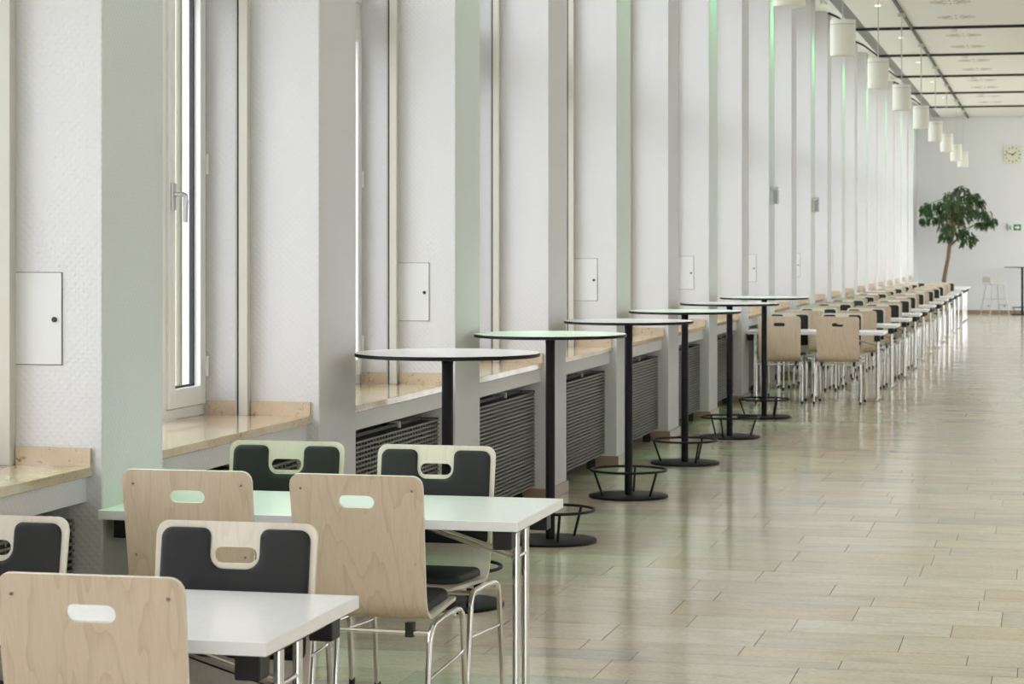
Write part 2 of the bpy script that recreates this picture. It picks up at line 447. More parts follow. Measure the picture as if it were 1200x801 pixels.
# ------------------------------------------------------------------ windows, sills
n = 0
for k in range(KMIN, KMAX):
    ya, yb = pier_y(k) + PW, pier_y(k + 1)
    if yb > YE: break
    n += 1
    w = empty(f'window_{n}', (0, 0, 0))
    if k >= 1: tag(w, f'tall white framed window bay behind wall pier number {k} from the left', 'window', 'tall windows', 'structure')
    else: tag(w, 'tall white framed window bay beside the viewpoint', 'window', 'tall windows', 'structure')
    zt, zl, zh = 4.56, 2.695, 2.83      # head, transom
    ys = yb - .02 - .41                # start of the narrow casement
    fm = MB()
    x0, x1 = XW - .09, XW
    fm.box(x0, x1, ya, ya + .05, ZS, zt).box(x0, x1, yb - .02, yb, ZS, zt)
    fm.box(x0, x1, ys - .05, ys, ZS, zt)
    for (z0, z1) in ((ZS, ZS + .045), (zl, zh), (zt - .05, zt)):
        fm.box(x0, x1, ya + .05, ys - .05, z0, z1).box(x0, x1, ys, yb - .02, z0, z1)
    fm.build('window_frame', 'frame_white', w, bevel=.003, seg=1)
    # narrow casements, lower and upper
    for (z0, z1) in ((ZS + .045, zl), (zh, zt - .05)):
        s = MB(); xs0, xs1 = XW - .07, XW + .014; b = .062
        s.box(xs0, xs1, ys + .003, ys + b, z0 + .003, z1 - .003).box(xs0, xs1, yb - .02 - b, yb - .023, z0 + .003, z1 - .003)
        s.box(xs0, xs1, ys + b, yb - .02 - b, z0 + .003, z0 + b + .02).box(xs0, xs1, ys + b, yb - .02 - b, z1 - b - .003, z1 - .003)
        so = s.build('casement', 'frame_white', w, bevel=.003, seg=1)
        gq = MB(); g0, g1 = XW - .034, XW - .016; c0, c1, e0, e1 = ys + b, yb - .02 - b, z0 + b + .02, z1 - b
        gq.box(g0, g1, c0, c0 + .008, e0, e1).box(g0, g1, c1 - .012, c1, e0, e1).box(g0, g1, c0, c1, e0, e0 + .008).box(g0, g1, c0, c1, e1 - .008, e1)
        gq.build('gasket', 'gasket_black', so)
        MB().box(XW - .032, XW - .022, c0, c1, e0, e1).build('pane', 'glass', so)
        for zz in ((z0 + .12, z0 + .98) if z0 < 2 else (z0 + .15, z1 - .25)):
            MB().tube([(XW + .017, yb - .018, zz), (XW + .017, yb - .018, zz + .085)], .008, 10).build('hinge', 'frame_white', so, smooth=True)
        if z0 < 2:
            h = MB(); yc, zc = ys + .026, 1.765
            h.box(XW + .012, XW + .026, yc - .017, yc + .017, zc - .055, zc + .055)
            h.tube([(XW + .02, yc, zc + .01), (XW + .062, yc, zc + .01), (XW + .070, yc + .006, zc + .004), (XW + .071, yc + .008, zc - .02), (XW + .068, yc + .010, zc - .105)], [.010, .010, .011, .011, .009], 10)
            h.build('handle', 'steel', so, smooth=True)
    MB().box(XW - .05, XW - .04, ya + .05, ys - .05, ZS + .045, zl).build('pane', 'glass', w)
    MB().box(XW - .05, XW - .04, ya + .05, ys - .05, zh, zt - .05).build('pane', 'glass', w)
    # sill
    si = MB().box(XW + .001, XP - .035, ya, yb, ZS - .032, ZS).build('window_sill', 'marble', w, bevel=.002, seg=1)
    MB().box(XP - .300, XP - .037, yb - .016, yb - .001, ZS, ZS + .06).build('upstand', 'marble', si)
    MB().box(XW + .015, XP - .364, yb - .016, yb - .001, ZS, ZS + .06).build('upstand', 'marble', si)
    MB().box(-3.36, XP - .055, ya, yb, ZS - .115, ZS - .033).build('sill_apron', 'wall_white', si)

# ------------------------------------------------------------------ radiators
def radiator():
    L = PITCH - PW - .10
    r = empty('radiator')
    MB().box(-.10, -.014, 0, L, .09, .665).build('core', 'radiator_back', r)
    mb = MB(); nf = 27
    for i in range(nf):
        z = .095 + i * (.57 / (nf - 1))
        mb.box(-.012, 0, 0, L, z - .004, z + .004)
    f = mb.build('fins', 'radiator_grey', r); f['kind'] = 'stuff'
    mb = MB(); nb = 34
    for i in range(nb + 1):
        y_ = i * (L - .012) / nb
        mb.box(-.0135, -.006, y_, y_ + .009, .09, .67)
    f = mb.build('bars', 'radiator_grey', r); f['kind'] = 'stuff'
    MB().box(-.105, -.095, -.0, L, .09, .68).box(-.105, -.002, 0, .012, .668, .678).box(-.105, -.002, L - .012, L, .668, .678).build('casing', 'radiator_grey', r)
    MB().tube([(-.15, -.03, .71), (-.15, L * .62, .71), (-.13, L * .66, .70), (-.06, L * .67, .69), (-.06, L * .67, .665)], .012, 8).build('pipe', 'post_cream', r, smooth=True)
    MB().tube([(-.15, L * .40, .70), (-.15, L * .40, .745)], .018, 10).tube([(-.15, L * .40, .733), (-.09, L * .40, .733)], .012, 8).build('valve', 'rail_dark', r, smooth=True)
    for yy in (.22, L - .22): MB().box(-.09, -.03, yy, yy + .03, 0, .09).build('foot', 'radiator_back', r)
    return r
r0 = radiator()
for i, k in enumerate(range(0, 12)):
    o = r0 if i == 0 else copy_tree(r0)
    o.location = (XP - .075, pier_y(k) + PW + .05, 0)
    tag(o, 'dark slatted radiator glimpsed behind the foreground chair at the left edge' if k == 0 else f'dark slatted radiator under the {ORD[k]} marble window sill from the left', 'radiator', 'radiators under the window sills')

# ------------------------------------------------------------------ ceiling
XG0, XG1 = -2.64, -2.48
ce = MB().box(-3.75, XR + .2, YB - .2, YE + .2, 4.95, 5.05).build('ceiling', 'ceiling_white')
tag(ce, 'pale ceiling of wide panels split by black joints', 'ceiling', kind='structure')
joints = [pier_y(k) + .05 for k in range(KMIN, KMAX + 1, 2)]
edges = [YB] + joints + [YE]
for a, b in zip(edges[:-1], edges[1:]):
    if b - a < .1: continue
    MB().box(XG1, XR, a + .04, b - .04, ZC, ZC + .03).build('ceiling_panel', 'ceiling_white', ce)
    cove = [(XG0, ZC), (-2.72, ZC + .062), (-2.86, ZC + .17), (-2.97, ZC + .225), (-3.08, ZT), (-3.62, ZT), (-3.62, ZT + .03), (-3.08, ZT + .03), (-2.95, ZC + .255), (-2.84, ZC + .20), (-2.70, ZC + .09), (XG0, ZC + .03)]
    MB().prism(cove, a + .04, b - .04).build('cove_panel', 'ceiling_white', ce)
    # slotted air grille along the edge
    g = MB()
    for j in range(6):
        x = XG0 + .006 + j * .0265
        g.box(x, x + .013, a + .04, b - .04, ZC - .004, ZC + .006)
    g.box(XG0, XG1, a + .04, b - .04, ZC + .02, ZC + .024)
    g.build('air_grille', 'grille_grey', ce)
for yj in joints:
    cv = [(XG1 + .01, ZC - .035), (XG0, ZC - .035), (-2.72, ZC + .03), (-2.86, ZC + .14), (-2.97, ZC + .195), (-3.0, ZC + .20), (-3.0, ZC + .25), (-2.95, ZC + .25), (-2.84, ZC + .19), (-2.70, ZC + .08), (XG0, ZC + .01), (XG1 + .01, ZC + .01)]
    MB().prism(cv, yj - .035, yj + .035).box(XG1 + .01, XR, yj - .035, yj + .035, ZC - .035, ZC + .02).build('joint_strip', 'joint_black', ce)
XRAIL = -1.85
MB().box(XRAIL - .018, XRAIL + .018, 14, YE, ZC - .03, ZC).build('lamp_track', 'rail_dark', ce)
# swirl air outlets, small downlights, detectors
out = MB()
for j in range(16):
    a = 2 * PI * j / 16
    c, s_ = math.cos(a), math.sin(a); p = Vector((c, s_)); q = Vector((-s_, c)) * .012
    b0 = len(out.v)
    for (r_, sg) in ((.10, -1), (.26, -1), (.26, 1), (.10, 1)):
        v = p * r_ + q * sg; out.v.append((v.x, v.y, -.004))
    for (r_, sg) in ((.10, -1), (.26, -1), (.26, 1), (.10, 1)):
        v = p * r_ + q * sg; out.v.append((v.x, v.y, -.001))
    for q_ in ((0, 3, 2, 1), (4, 5, 6, 7), (0, 1, 5, 4), (1, 2, 6, 5), (2, 3, 7, 6), (3, 0, 4, 7)): out.quad(*[b0 + z for z in q_])
simple('slot_shade', (.46, .45, .39), .7)
slot_m = out.mesh('outlet_slots', 'slot_shade')
plate_m = MB().box(-.30, .30, -.30, .30, -.002, .001).mesh('outlet_plate', 'ceiling_white')
def downlight_meshes():
    ring = MB().lathe([(.035, 0), (.055, -.004), (.058, 0), (.05, .002)], 20).mesh('ring', 'plastic_white', smooth=True)
    lens = MB().lathe([(.0341, -.001), (.034, .001)], 20).mesh('lens', 'lens_warm')
    return ring, lens
dr, dl = downlight_meshes()
det = MB().lathe([(.055, 0), (.055, -.02), (.04, -.045), (.02, -.05)], 20).mesh('smoke_detector', 'lamp_white', smooth=True)
vis = [k for k in range(8, KMAX + 1, 2)]
for i, k in enumerate(vis[:-1]):
    yc = pier_y(k) + .05
    for j, f_ in enumerate((.3, .72)):
        t = empty('air_outlet', (-1.2, yc + f_ * 2 * PITCH, ZC))
        tag(t, f'swirl air outlet with radial slots, {ORD[2*i+j]} along the ceiling from the camera', 'air outlet', 'ceiling air outlets')
        link('plate', plate_m, t); sl = link('slots', slot_m, t); sl['kind'] = 'stuff'
    t = empty('downlight', (-2.1, yc + .35 * 2 * PITCH, ZC))
    tag(t, f'small round recessed downlight beside the air grille, {ORD[i]} along the ceiling', 'downlight', 'recessed downlights')
    link('ring', dr, t); link('lens', dl, t)
    t = link('smoke_detector', det); t.location = (-1.3, yc + .35, ZC)
    tag(t, f'small cream smoke detector just past the {ORD[i]} black ceiling joint in view', 'detector', 'ceiling detectors')

# green spotlights over every second pier: they wash the pier and what stands beneath it
sring = MB().lathe([(.03, .03), (.036, -.03), (.05, -.034), (.05, .03)], 20).mesh('housing', 'ceiling_white', smooth=True)
slens = MB().lathe([(.0299, -.012), (.0298, -.010)], 20).mesh('lens', 'lens_green')
gl = bpy.data.lights.new('green_beam', 'SPOT'); gl.color = (.18, 1.0, .36); gl.energy = 112; gl.spot_size = math.radians(42); gl.spot_blend = 1.0; gl.shadow_soft_size = .03
i = 0
for k in range(1, KMAX + 1, 2):
    yc = pier_y(k) + PW / 2
    if yc > YE - .2: break
    t = empty('green_spotlight', (XP + .14, yc, ZC + .158))
    tag(t, f'small black ceiling spotlight with green beam above the {ORD[k-1]} wall pier from the left', 'spotlight', 'green spotlights')
    link('housing', sring, t); link('lens', slens, t)
    lo = link('green_beam', gl, t); lo.location = (0, 0, -.04)
    i += 1

# ------------------------------------------------------------------ pendant lamps
def pendant():
    t = empty('pendant_lamp')
    sh = MB().lathe([(.112, 0), (.117, .004), (.117, .285), (.1165, .287)], 40).build('shade', 'lamp_white', t, smooth=True)
    MB().lathe([(.112, .285), (.112, .293)], 40).build('groove', 'lamp_groove', sh, smooth=True)
    MB().lathe([(.117, .292), (.117, .325), (.114, .332), (.02, .334)], 40).build('cap', 'lamp_white', t, smooth=True)
    MB().lathe([(.105, -.001), (.105, .001)], 40).build('diffuser', 'plastic_white', sh)
    return t
lp = pendant(); ZL = 3.31
lamp_y = [16.5, 20.9, 25.3, 29.4, 33.9, 38.2, 42.4, 46.9, 50.5]
for i in range(9):
    d_y = lamp_y[i]
    o = lp if i == 0 else copy_tree(lp)
    o.location = (XRAIL, d_y, ZL)
    MB().tube([(0, 0, .33), (0, 0, ZC - ZL - .03)], .006, 6).build('cable', 'cable_white', o, smooth=True)
    MB().lathe([(.045, ZC - ZL - .075), (.05, ZC - ZL - .07), (.05, ZC - ZL - .032), (.04, ZC - ZL - .031)], 16).build('canopy', 'lamp_white', o, smooth=True)
    tag(o, f'white cylindrical pendant lamp on thin cable, {ORD[i]} from the camera' if i < 8 else 'white cylindrical pendant lamp, last of the row before the end wall', 'pendant lamp', 'cylindrical pendant lamps')

# ------------------------------------------------------------------ chair
HW = .213
BL0 = (-.176, .500); BT = (-.232, .868)
bdir = Vector((BT[0] - BL0[0], BT[1] - BL0[1])); BLEN = bdir.length; bdir.normalize()
bnor = Vector((bdir.y, -bdir.x))
def shell_profile():
    pts = [(.205, .428), (.198, .434), (.17, .437), (.09, .433), (0, .426), (-.07, .421)]
    pts += [(-.105, .420), (-.130, .426), (-.150, .439), (-.164, .460), (-.171, .480)]
    return pts
def chair_shell():
    prof = shell_profile(); L = BLEN
    rows = []     # (y, z, halfwidth)
    for i, (y_, z_) in enumerate(prof):
        hw = HW - .006
        if i == 0: hw = HW - .045
        elif i == 1: hw = HW - .026
        elif i == 2: hw = HW - .008
        rows.append((y_, z_, hw))
    rc = .034; vs = [0, .1, .2, L - .118, L - .108, L - .088, L - .072, L - .052, L - rc]
    vs += [L - rc + rc * math.sin(a) for a in (math.radians(q) for q in (25, 45, 60, 74, 90))]
    base = len(rows)
    for v in vs:
        p = Vector(BL0) + bdir * v
        hw = HW - .006 * (1 - v / L)
        if v > L - rc: hw = hw - rc + math.sqrt(max(0, rc * rc - (v - (L - rc)) ** 2))
        rows.append((p.x, p.y, hw))
    xs = [-1, -.8, -.55] + [-.36 + .09 * k for k in range(9)] + [.55, .8, 1]
    i0, i1 = 3, 11                       # hole columns (8 cells)
    j0, j1 = base + 3, base + 7          # hole rows (4 cells)
    V = []; NRM = []; idx = {}
    def tangent(j):
        a = rows[max(0, j - 1)]; b = rows[min(len(rows) - 1, j + 1)]
        t = Vector((b[0] - a[0], b[1] - a[1])).normalized(); return Vector((0, t.y, -t.x))
    for j, (y_, z_, hw) in enumerate(rows):
        nn = tangent(j)
        for i, u in enumerate(xs):
            idx[(i, j)] = len(V); V.append(Vector((u * hw, y_, z_))); NRM.append(nn)
    Fc = []
    for j in range(len(rows) - 1):
        for i in range(len(xs) - 1):
            if i0 <= i < i1 and j0 <= j < j1: continue
            Fc.append((idx[(i, j)], idx[(i + 1, j)], idx[(i + 1, j + 1)], idx[(i, j + 1)]))
    loop = [(i, j0) for i in range(i0, i1)] + [(i1, j) for j in range(j0, j1)] + [(i, j1) for i in range(i1, i0, -1)] + [(i0, j) for j in range(j1, j0, -1)]
    vc = L - .083; sw, sh = .057, .0195
    ring = []
    st_ = sw - sh
    def cap(cx_, deg): return (cx_ + sh * math.cos(math.radians(deg)), sh * math.sin(math.radians(deg)))
    path = [cap(-st_, 225), cap(-st_, 248)] + [(-st_ + 2 * st_ * q / 4, -sh) for q in range(5)] + [cap(st_, -68)]
    path += [cap(st_, -45 + 22.5 * q) for q in range(4)]
    path += [(-p_, -v_) for (p_, v_) in path]
    for (i, j), (px, pv) in zip(loop, path):
        p = Vector(BL0) + bdir * (vc + pv)
        ring.append(len(V)); V.append(Vector((px, p.x, p.y))); NRM.append(Vector((0, bnor.x, bnor.y)))
    m = len(loop)
    for a in range(m):
        b = (a + 1) % m
        Fc.append((idx[loop[a]], idx[loop[b]], ring[b], ring[a]))
    # give it thickness
    mb = MB(); th = .011; n0 = len(V)
    mb.v = [tuple(v) for v in V] + [tuple(v + nn * th) for v, nn in zip(V, NRM)]
    used = {}
    for f in Fc:
        for a, b in zip(f, f[1:] + f[:1]): used[(a, b)] = used.get((a, b), 0) + 1
    for f in Fc:
        mb.cur = 0; mb.quad(*f[::-1]); mb.cur = 2; mb.quad(*[q + n0 for q in f])
    mb.cur = 1
    for (a, b) in list(used):
        if (b, a) not in used: mb.quad(a, b, b + n0, a + n0)
    used_v = set(q for f in mb.f for q in f)
    remap = {}; nv = []
    for q in sorted(used_v): remap[q] = len(nv); nv.append(mb.v[q])
    mb.v = nv; mb.f = [tuple(remap[q] for q in f) for f in mb.f]
    me = mb.mesh('seat_shell', ['plywood', 'ply_edge', 'ply_front'], smooth=True)
    return me
def puffy(poly, h, lift, name, mat, place):
    bm = bmesh.new()
    vs = [bm.verts.new((x, y_, 0)) for x, y_ in poly]; f = bm.faces.new(vs)
    bmesh.ops.recalc_face_normals(bm, faces=[f])
    if f.normal.z < 0: f.normal_flip()
    r = bmesh.ops.extrude_face_region(bm, geom=[f])
    top = [g for g in r['geom'] if isinstance(g, bmesh.types.BMFace)][0]
    bmesh.ops.translate(bm, verts=list(top.verts), vec=(0, 0, h))
    for (t_, d_) in ((.003, .004), (.006, .0035), (.011, .002)):
        bmesh.ops.inset_region(bm, faces=[top], thickness=t_, depth=d_ * lift)
    for v in bm.verts: v.co = place(v.co.x, v.co.y, v.co.z)
    bmesh.ops.recalc_face_normals(bm, faces=bm.faces)
    me = bpy.data.meshes.new(name); bm.to_mesh(me); bm.free(); me.materials.append(MATS[mat])
    me.polygons.foreach_set('use_smooth', [True] * len(me.polygons)); me.set_sharp_from_angle(angle=math.radians(60))
    return me
def make_chair():
    t = empty('stacking_chair')
    link('seat_shell', chair_shell(), t)
    L = BLEN; e = HW - .017; tp = L - .017; nb = L - .118; nw = .066
    poly = fillet([(-e, .035, .02), (e, .035, .02), (e, tp, .028), (nw, tp, .022), (nw, nb, .036), (-nw, nb, .036), (-nw, tp, .022), (-e, tp, .028)], 6)
    def pl(x, v, h):
        p = Vector(BL0) + bdir * v + bnor * (.0112 + h); return (x, p.x, p.y)
    link('back_pad', puffy(poly, .006, 1.0, 'back_pad', 'upholstery', pl), t)
    sp = fillet([(-.19, -.125, .03), (.19, -.125, .03), (.185, .185, .05), (-.185, .185, .05)], 6)
    link('seat_pad', puffy(sp, .014, 1.4, 'seat_pad', 'upholstery', lambda x, y_, h: (x, y_, .4405 + .03 * (y_ + .1) + h)), t)
    # four chrome legs, each curving from the floor to the middle of its side rail
    for s in (-1, 1):
        rear = [(s * .228, -.262, .012), (s * .2285, -.205, .36), (s * .228, -.195, .385), (s * .227, -.175, .402), (s * .225, -.145, .411), (s * .222, -.03, .416)]
        front = [(s * .226, .222, .012), (s * .2285, .170, .375), (s * .227, .160, .398), (s * .225, .140, .412), (s * .2235, .11, .417), (s * .222, -.03, .416)]
        for nm, pts, pre in (('leg', rear, 'r'), ('leg', front, 'f')):
            lg = MB().tube(pts, .0098, 10).build(nm, 'chrome', t, smooth=True)
            MB().tube([(pts[0][0], pts[0][1], 0), (pts[0][0], pts[0][1], .030)], .0118, 10).build('foot_cap', 'black_plastic', lg, smooth=True)
        MB().tube([(s * .2285, -.222, .255), (s * .2275, .19, .275)], .0045, 8).build('side_rod', 'chrome', t, smooth=True)
    MB().tube([(-.230, -.185, .390), (.230, -.185, .390)], .0085, 10).build('crossbar', 'chrome', t, smooth=True)
    MB().tube([(-.226, .09, .408), (.226, .09, .408)], .0085, 10).build('crossbar', 'chrome', t, smooth=True)
    for s in (-1, 1):
        MB().box(s * .16 - .012, s * .16 + .012, -.197, -.168, .378, .421).build('bumper', 'black_plastic', t)
        for v in (L - .045, .10):
            p = Vector(BL0) + bdir * v - bnor * .0015; q = p + bnor * .004
            x = s * (HW - (.036 if v > .2 else .034))
            MB().tube([(x, p.x, p.y), (x, q.x, q.y)], .0042, 8).build('screw', 'steel', t, smooth=True)
    return t
chair0 = make_chair(); first = [True]
def place_chair(x, yo, facing, label, small=False):
    # facing 0: back towards the viewpoint; PI: seat towards it
    if first[0]: o = chair0; first[0] = False; o.location = (x, yo, 0); o.rotation_euler = (0, 0, facing)
    else: o = copy_tree(chair0, (x, yo, 0), facing, skip=('foot_cap', 'screw', 'bumper') if small else ())
    tag(o, label, 'chair', 'plywood stacking chairs')
    return o
OFF = .232
ct = lambda top: top + OFF
cf = lambda top: top - OFF
place_chair(-1.972, ct(4.415), .012, 'nearest pale plywood chair at bottom left, back to camera, with handle slot and cathedral grain')
place_chair(-1.985, cf(5.37), PI + .01, 'chair with charcoal back pad facing camera across the nearest white table')
place_chair(-2.655, cf(5.365), PI - .015, 'chair with charcoal back pad cut off by the left picture edge')
place_chair(-2.045, ct(6.545), -.015, 'pale plywood chair tucked at right end of second table, back to camera, chrome legs showing')
place_chair(-2.605, ct(6.56), .02, 'pale plywood chair at left of second table, back to camera, mint glow in its slot')
place_chair(-2.08, cf(7.60), PI - .01, 'charcoal padded chair facing camera behind right half of second table')
place_chair(-2.635, cf(7.64), PI + .02, 'green-lit padded chair facing camera behind left half of second table')

# ------------------------------------------------------------------ dining tables
TL, TD, TH = 1.40, .675, .706
def make_table():
    t = empty('dining_table')          # origin: floor under the front right corner
    MB().box(-TL, 0, 0, TD, TH - .031, TH).build('table_top', 'table_white', t, bevel=.0015, seg=1)
    for xe, sg in ((-.075, 1), (-TL + .075, -1)):
        for yy in (TD / 2 - .04, TD / 2 + .092):
            lg = MB().tube([(xe, yy, .035), (xe, yy, TH - .031)], .0125, 12).build('leg', 'chrome', t, smooth=True)
        MB().tube([(xe, TD / 2 - .04, .555), (xe, TD / 2 + .092, .555)], .006, 8).build('leg_link', 'chrome', t, smooth=True)
        fb = MB().tube([(xe, .03, .022), (xe, TD - .03, .022)], .014, 10).build('foot_bar', 'chrome', t, smooth=True)
        for yy in (.03, TD - .03):
            MB().lathe([(.018, 0), (.018, .04), (.014, .044)], 12, (xe, yy)).build('foot_cap', 'foot_grey', fb, smooth=True)
        for yy in (TD / 2 - .05, TD / 2 + .02):
            MB().tube([(xe - sg * .012, yy, .555), (xe - sg * .40, yy, TH - .034)], .0065, 8).build('strut', 'chrome', t, smooth=True)
        xb = xe + sg * .013
        MB().box(xb - .03, xb + .03, .05, .115, TH - .095, TH - .0315).build('bracket', 'black_plastic', t, bevel=.003, seg=1)
        MB().box(xb - .03, xb + .03, TD - .115, TD - .05, TH - .095, TH - .0315).build('bracket', 'black_plastic', t, bevel=.003, seg=1)
        MB().box(xb - .012, xb + .012, .115, TD - .115, TH - .06, TH - .0315).build('cross_rail', 'black_plastic', t)
    return t
tab0 = make_table()
tab0.location = (-1.645, 4.616, 0); tag(tab0, 'white topped table with chrome legs, nearest the camera at bottom left', 'table', 'white dining tables')
o = copy_tree(tab0, (-1.605, 6.815, 0)); tag(o, 'white topped table with mint-lit left end, second from camera, in front of green pier', 'table', 'white dining tables')
FY0, FP = 22.78, 2.075
NROW = 11
words = ['first', 'second', 'third', 'fourth', 'fifth', 'sixth', 'seventh', 'eighth', 'ninth', 'tenth', 'eleventh']
rj = random.Random(4)
for i in range(NROW):
    yy = FY0 + FP * i; xr = -1.612 + rj.uniform(-.012, .012)
    o = copy_tree(tab0, (xr, yy, 0), skip=() if i < 4 else ('foot_cap', 'leg_link'))
    tag(o, f'white topped table with chrome legs, {words[i]} of the distant row beyond the bar tables', 'table', 'white dining tables')
    for sx, nm in ((-2.015, 'aisle side'), (-2.60, 'window side')):
        place_chair(sx + rj.uniform(-.025, .025), ct(yy - .33 + rj.uniform(-.05, .05)), rj.uniform(-.03, .03), f'plywood chair, back to camera, {nm}, at the {words[i]} table of the distant row', i > 3)
    for sx, nm in (((-2.12, 'aisle side'), (-2.645, 'window side')) if i == 0 else ((-2.0, 'aisle side'), (-2.575, 'window side'))):
        place_chair(sx + rj.uniform(-.03, .03), cf(yy + TD + .15 + rj.uniform(-.04, .05)), PI + rj.uniform(-.03, .03), f'padded chair facing camera, {nm}, behind the {words[i]} table of the distant row', i > 3)
for i, nm in enumerate(('nearest', 'second', 'third', 'farthest')):
    o = copy_tree(tab0, (-1.66, 46.9 + i * (TD + .004), 0), skip=('foot_cap', 'leg_link'))
    tag(o, f'white table without chairs at the far end of the row, {nm} of four pushed together', 'table', 'white dining tables')

# ------------------------------------------------------------------ high bar tables
def make_high_table():
    t = empty('bar_table')
    tp = MB().lathe([(.395, 1.082), (.404, 1.085), (.404, 1.0975), (.4025, 1.099)], 72).build('table_top', 'black_coat', t, smooth=True)
    MB().lathe([(.402, 1.0985), (.402, 1.1003)], 72).build('laminate', 'table_white', tp)
    MB().lathe([(.025, .015), (.025, 1.05), (.026, 1.051), (.026, 1.082)], 24).build('pole', 'black_coat', t, smooth=True)
    MB().tube([(.0255, -.004, 1.01), (.028, -.0045, 1.01)], .005, 8).build('set_screw', 'steel', t, smooth=True)
    MB().lathe([(.14, 1.074), (.14, 1.0815)], 32).build('mounting_plate', 'black_coat', t)
    MB().lathe([(.245, 0), (.247, .002), (.247, .013), (.243, .016)], 56).build('base', 'black_coat', t, smooth=True)
    MB().tube([(.235 * math.cos(2 * PI * k / 48), .235 * math.sin(2 * PI * k / 48), .170) for k in range(48)], .0078, 10, closed=True).build('foot_ring', 'black_coat', t, smooth=True)
    for k in range(3):
        a = 2 * PI * k / 3
        MB().tube([(.172 * math.cos(a), .172 * math.sin(a), .014), (.226 * math.cos(a), .226 * math.sin(a), .168)], .0075, 8).build('ring_support', 'black_coat', t, smooth=True)
    return t
ht0 = make_high_table()
def unproj(px, py, z):
    d = F * (CAMH - z) / (py - 289.0); r = (px - 600) / F * d
    return (-_s * d + _c * r, _c * d + _s * r)
spots = [(524.3, 412.8, 75), (644.8, 390.8, 55), (736.6, 375.4, 90), (802.5, 363.9, 65), (855.0, 354.9, 20), (895.5, 348.0, 68)]
for i, (px, py, a) in enumerate(spots):
    X, Y = unproj(px, py, 1.10)
    X = max(X, XP + .41)
    o = ht0 if i == 0 else copy_tree(ht0)
    o.location = (X, Y, 0); o.rotation_euler = (0, 0, math.radians(a))
    tag(o, ['round white bar table on black pole, nearest the camera, base hidden behind chairs', 'round bar table with green-lit top, second from camera, base beside the white table corner', 'round bar table on black pole with foot ring, third from camera', 'round bar table on black pole with green-lit top, fourth from camera', 'round bar table on black pole with foot ring, fifth from camera', 'round bar table on black pole, sixth, in front of the distant plywood chairs'][i], 'bar table', 'round bar tables')
o = copy_tree(ht0, (-.61, 53.1, 0), .6); tag(o, 'round black bar table by the end wall, cut by right picture edge', 'bar table', 'round bar tables')

# ------------------------------------------------------------------ far end: stool, clock, sign, sockets, tree
st = empty('bar_stool', (-1.21, 52.35, 0), math.radians(-62))
tag(st, 'white bar stool with low back and steel frame by the end wall', 'stool')
MB().prism(fillet([(-.19, -.18, .05), (.19, -.18, .05), (.17, .19, .06), (-.17, .19, .06)], 5), .70, .722, 'z').build('seat', 'stool_white', st, smooth=True)
MB().prism(fillet([(-.18, .745, .03), (.18, .745, .03), (.18, .875, .04), (-.18, .875, .04)], 5), -.215, -.203, 'y').build('backrest', 'stool_white', st, smooth=True)
for sx in (-1, 1):
    MB().tube([(sx * .15, -.16, .70), (sx * .16, -.205, .75), (sx * .16, -.216, .84)], .008, 8).build('back_support', 'steel', st, smooth=True)
    for sy in (-1, 1):
        MB().tube([(sx * .15, sy * .14, .70), (sx * .24, sy * .24, 0)], .011, 8).build('leg', 'steel', st, smooth=True)
    MB().tube([(sx * .19, -.184, .38), (sx * .19, .184, .38)], .009, 8).build('side_bar', 'steel', st, smooth=True)
MB().tube([(-.21, .206, .25), (.21, .206, .25)], .010, 8).build('foot_rest', 'steel', st, smooth=True)
MB().tube([(-.235, -.233, .03), (.235, -.233, .03)], .008, 8).build('foot_rest', 'steel', st, smooth=True)

ck = empty('wall_clock', (-.835, YE, 3.70)); tag(ck, 'square cream wall clock showing about ten to two', 'clock')
MB().box(-.205, .205, -.045, 0, -.205, .205).build('case', 'clock_face', ck, bevel=.006)
for hN in range(12):
    a = math.radians(30 * hN); big = hN % 3 == 0
    r_ = .165
    m_ = MB().box(-.009, .009, -.048, -.044, -(.024 if big else .016), (.024 if big else .016)).build('hour_mark', 'clock_ink', ck)
    m_.location = (r_ * math.sin(a), 0, r_ * math.cos(a)); m_.rotation_euler = (0, a, 0)
for ang, ln, nm, wd in ((54, .10, 'hour_hand', .010), (288, .15, 'minute_hand', .007)):
    h = MB().box(-wd, wd, -.053, -.049, -.03, ln).build(nm, 'clock_ink', ck); h.rotation_euler = (0, math.radians(ang), 0)
MB().tube([(0, -.056, 0), (0, -.044, 0)], .016, 12).build('hub', 'clock_ink', ck, smooth=True)

ex = empty('exit_sign', (-.80, YE, 2.02)); tag(ex, 'green and white emergency exit sign with arrow on the end wall', 'exit sign')
MB().box(-.165, .165, -.05, 0, -.09, .095).build('housing', 'sign_white', ex, bevel=.004)
MB().box(-.015, .155, -.053, -.049, -.082, .06).build('arrow_field', 'sign_green', ex)
MB().prism([(.015, .012), (.07, .012), (.07, .045), (.138, -.011), (.07, -.067), (.07, -.034), (.015, -.034)], -.056, -.0525).build('arrow', 'sign_white', ex)
MB().box(-.155, -.030, -.053, -.049, -.082, .06).build('door_field', 'sign_white', ex)
pm = MB()
pm.prism([(-.155, -.082), (-.138, -.082), (-.138, .06), (-.155, .06)], -.056, -.0525)
pm.prism([(-.095 + .012 * math.cos(q), .030 + .012 * math.sin(q)) for q in [2 * PI * z / 10 for z in range(10)]], -.056, -.0525)
pm.prism([(-.108, .012), (-.078, .016), (-.060, -.004), (-.066, -.010), (-.082, .000), (-.088, -.022), (-.066, -.042), (-.072, -.075), (-.084, -.072), (-.082, -.048), (-.100, -.036), (-.118, -.066), (-.130, -.060), (-.110, -.024), (-.106, -.006), (-.120, -.012), (-.126, -.006)], -.056, -.0525)
pm.build('running_figure', 'sign_green', ex)
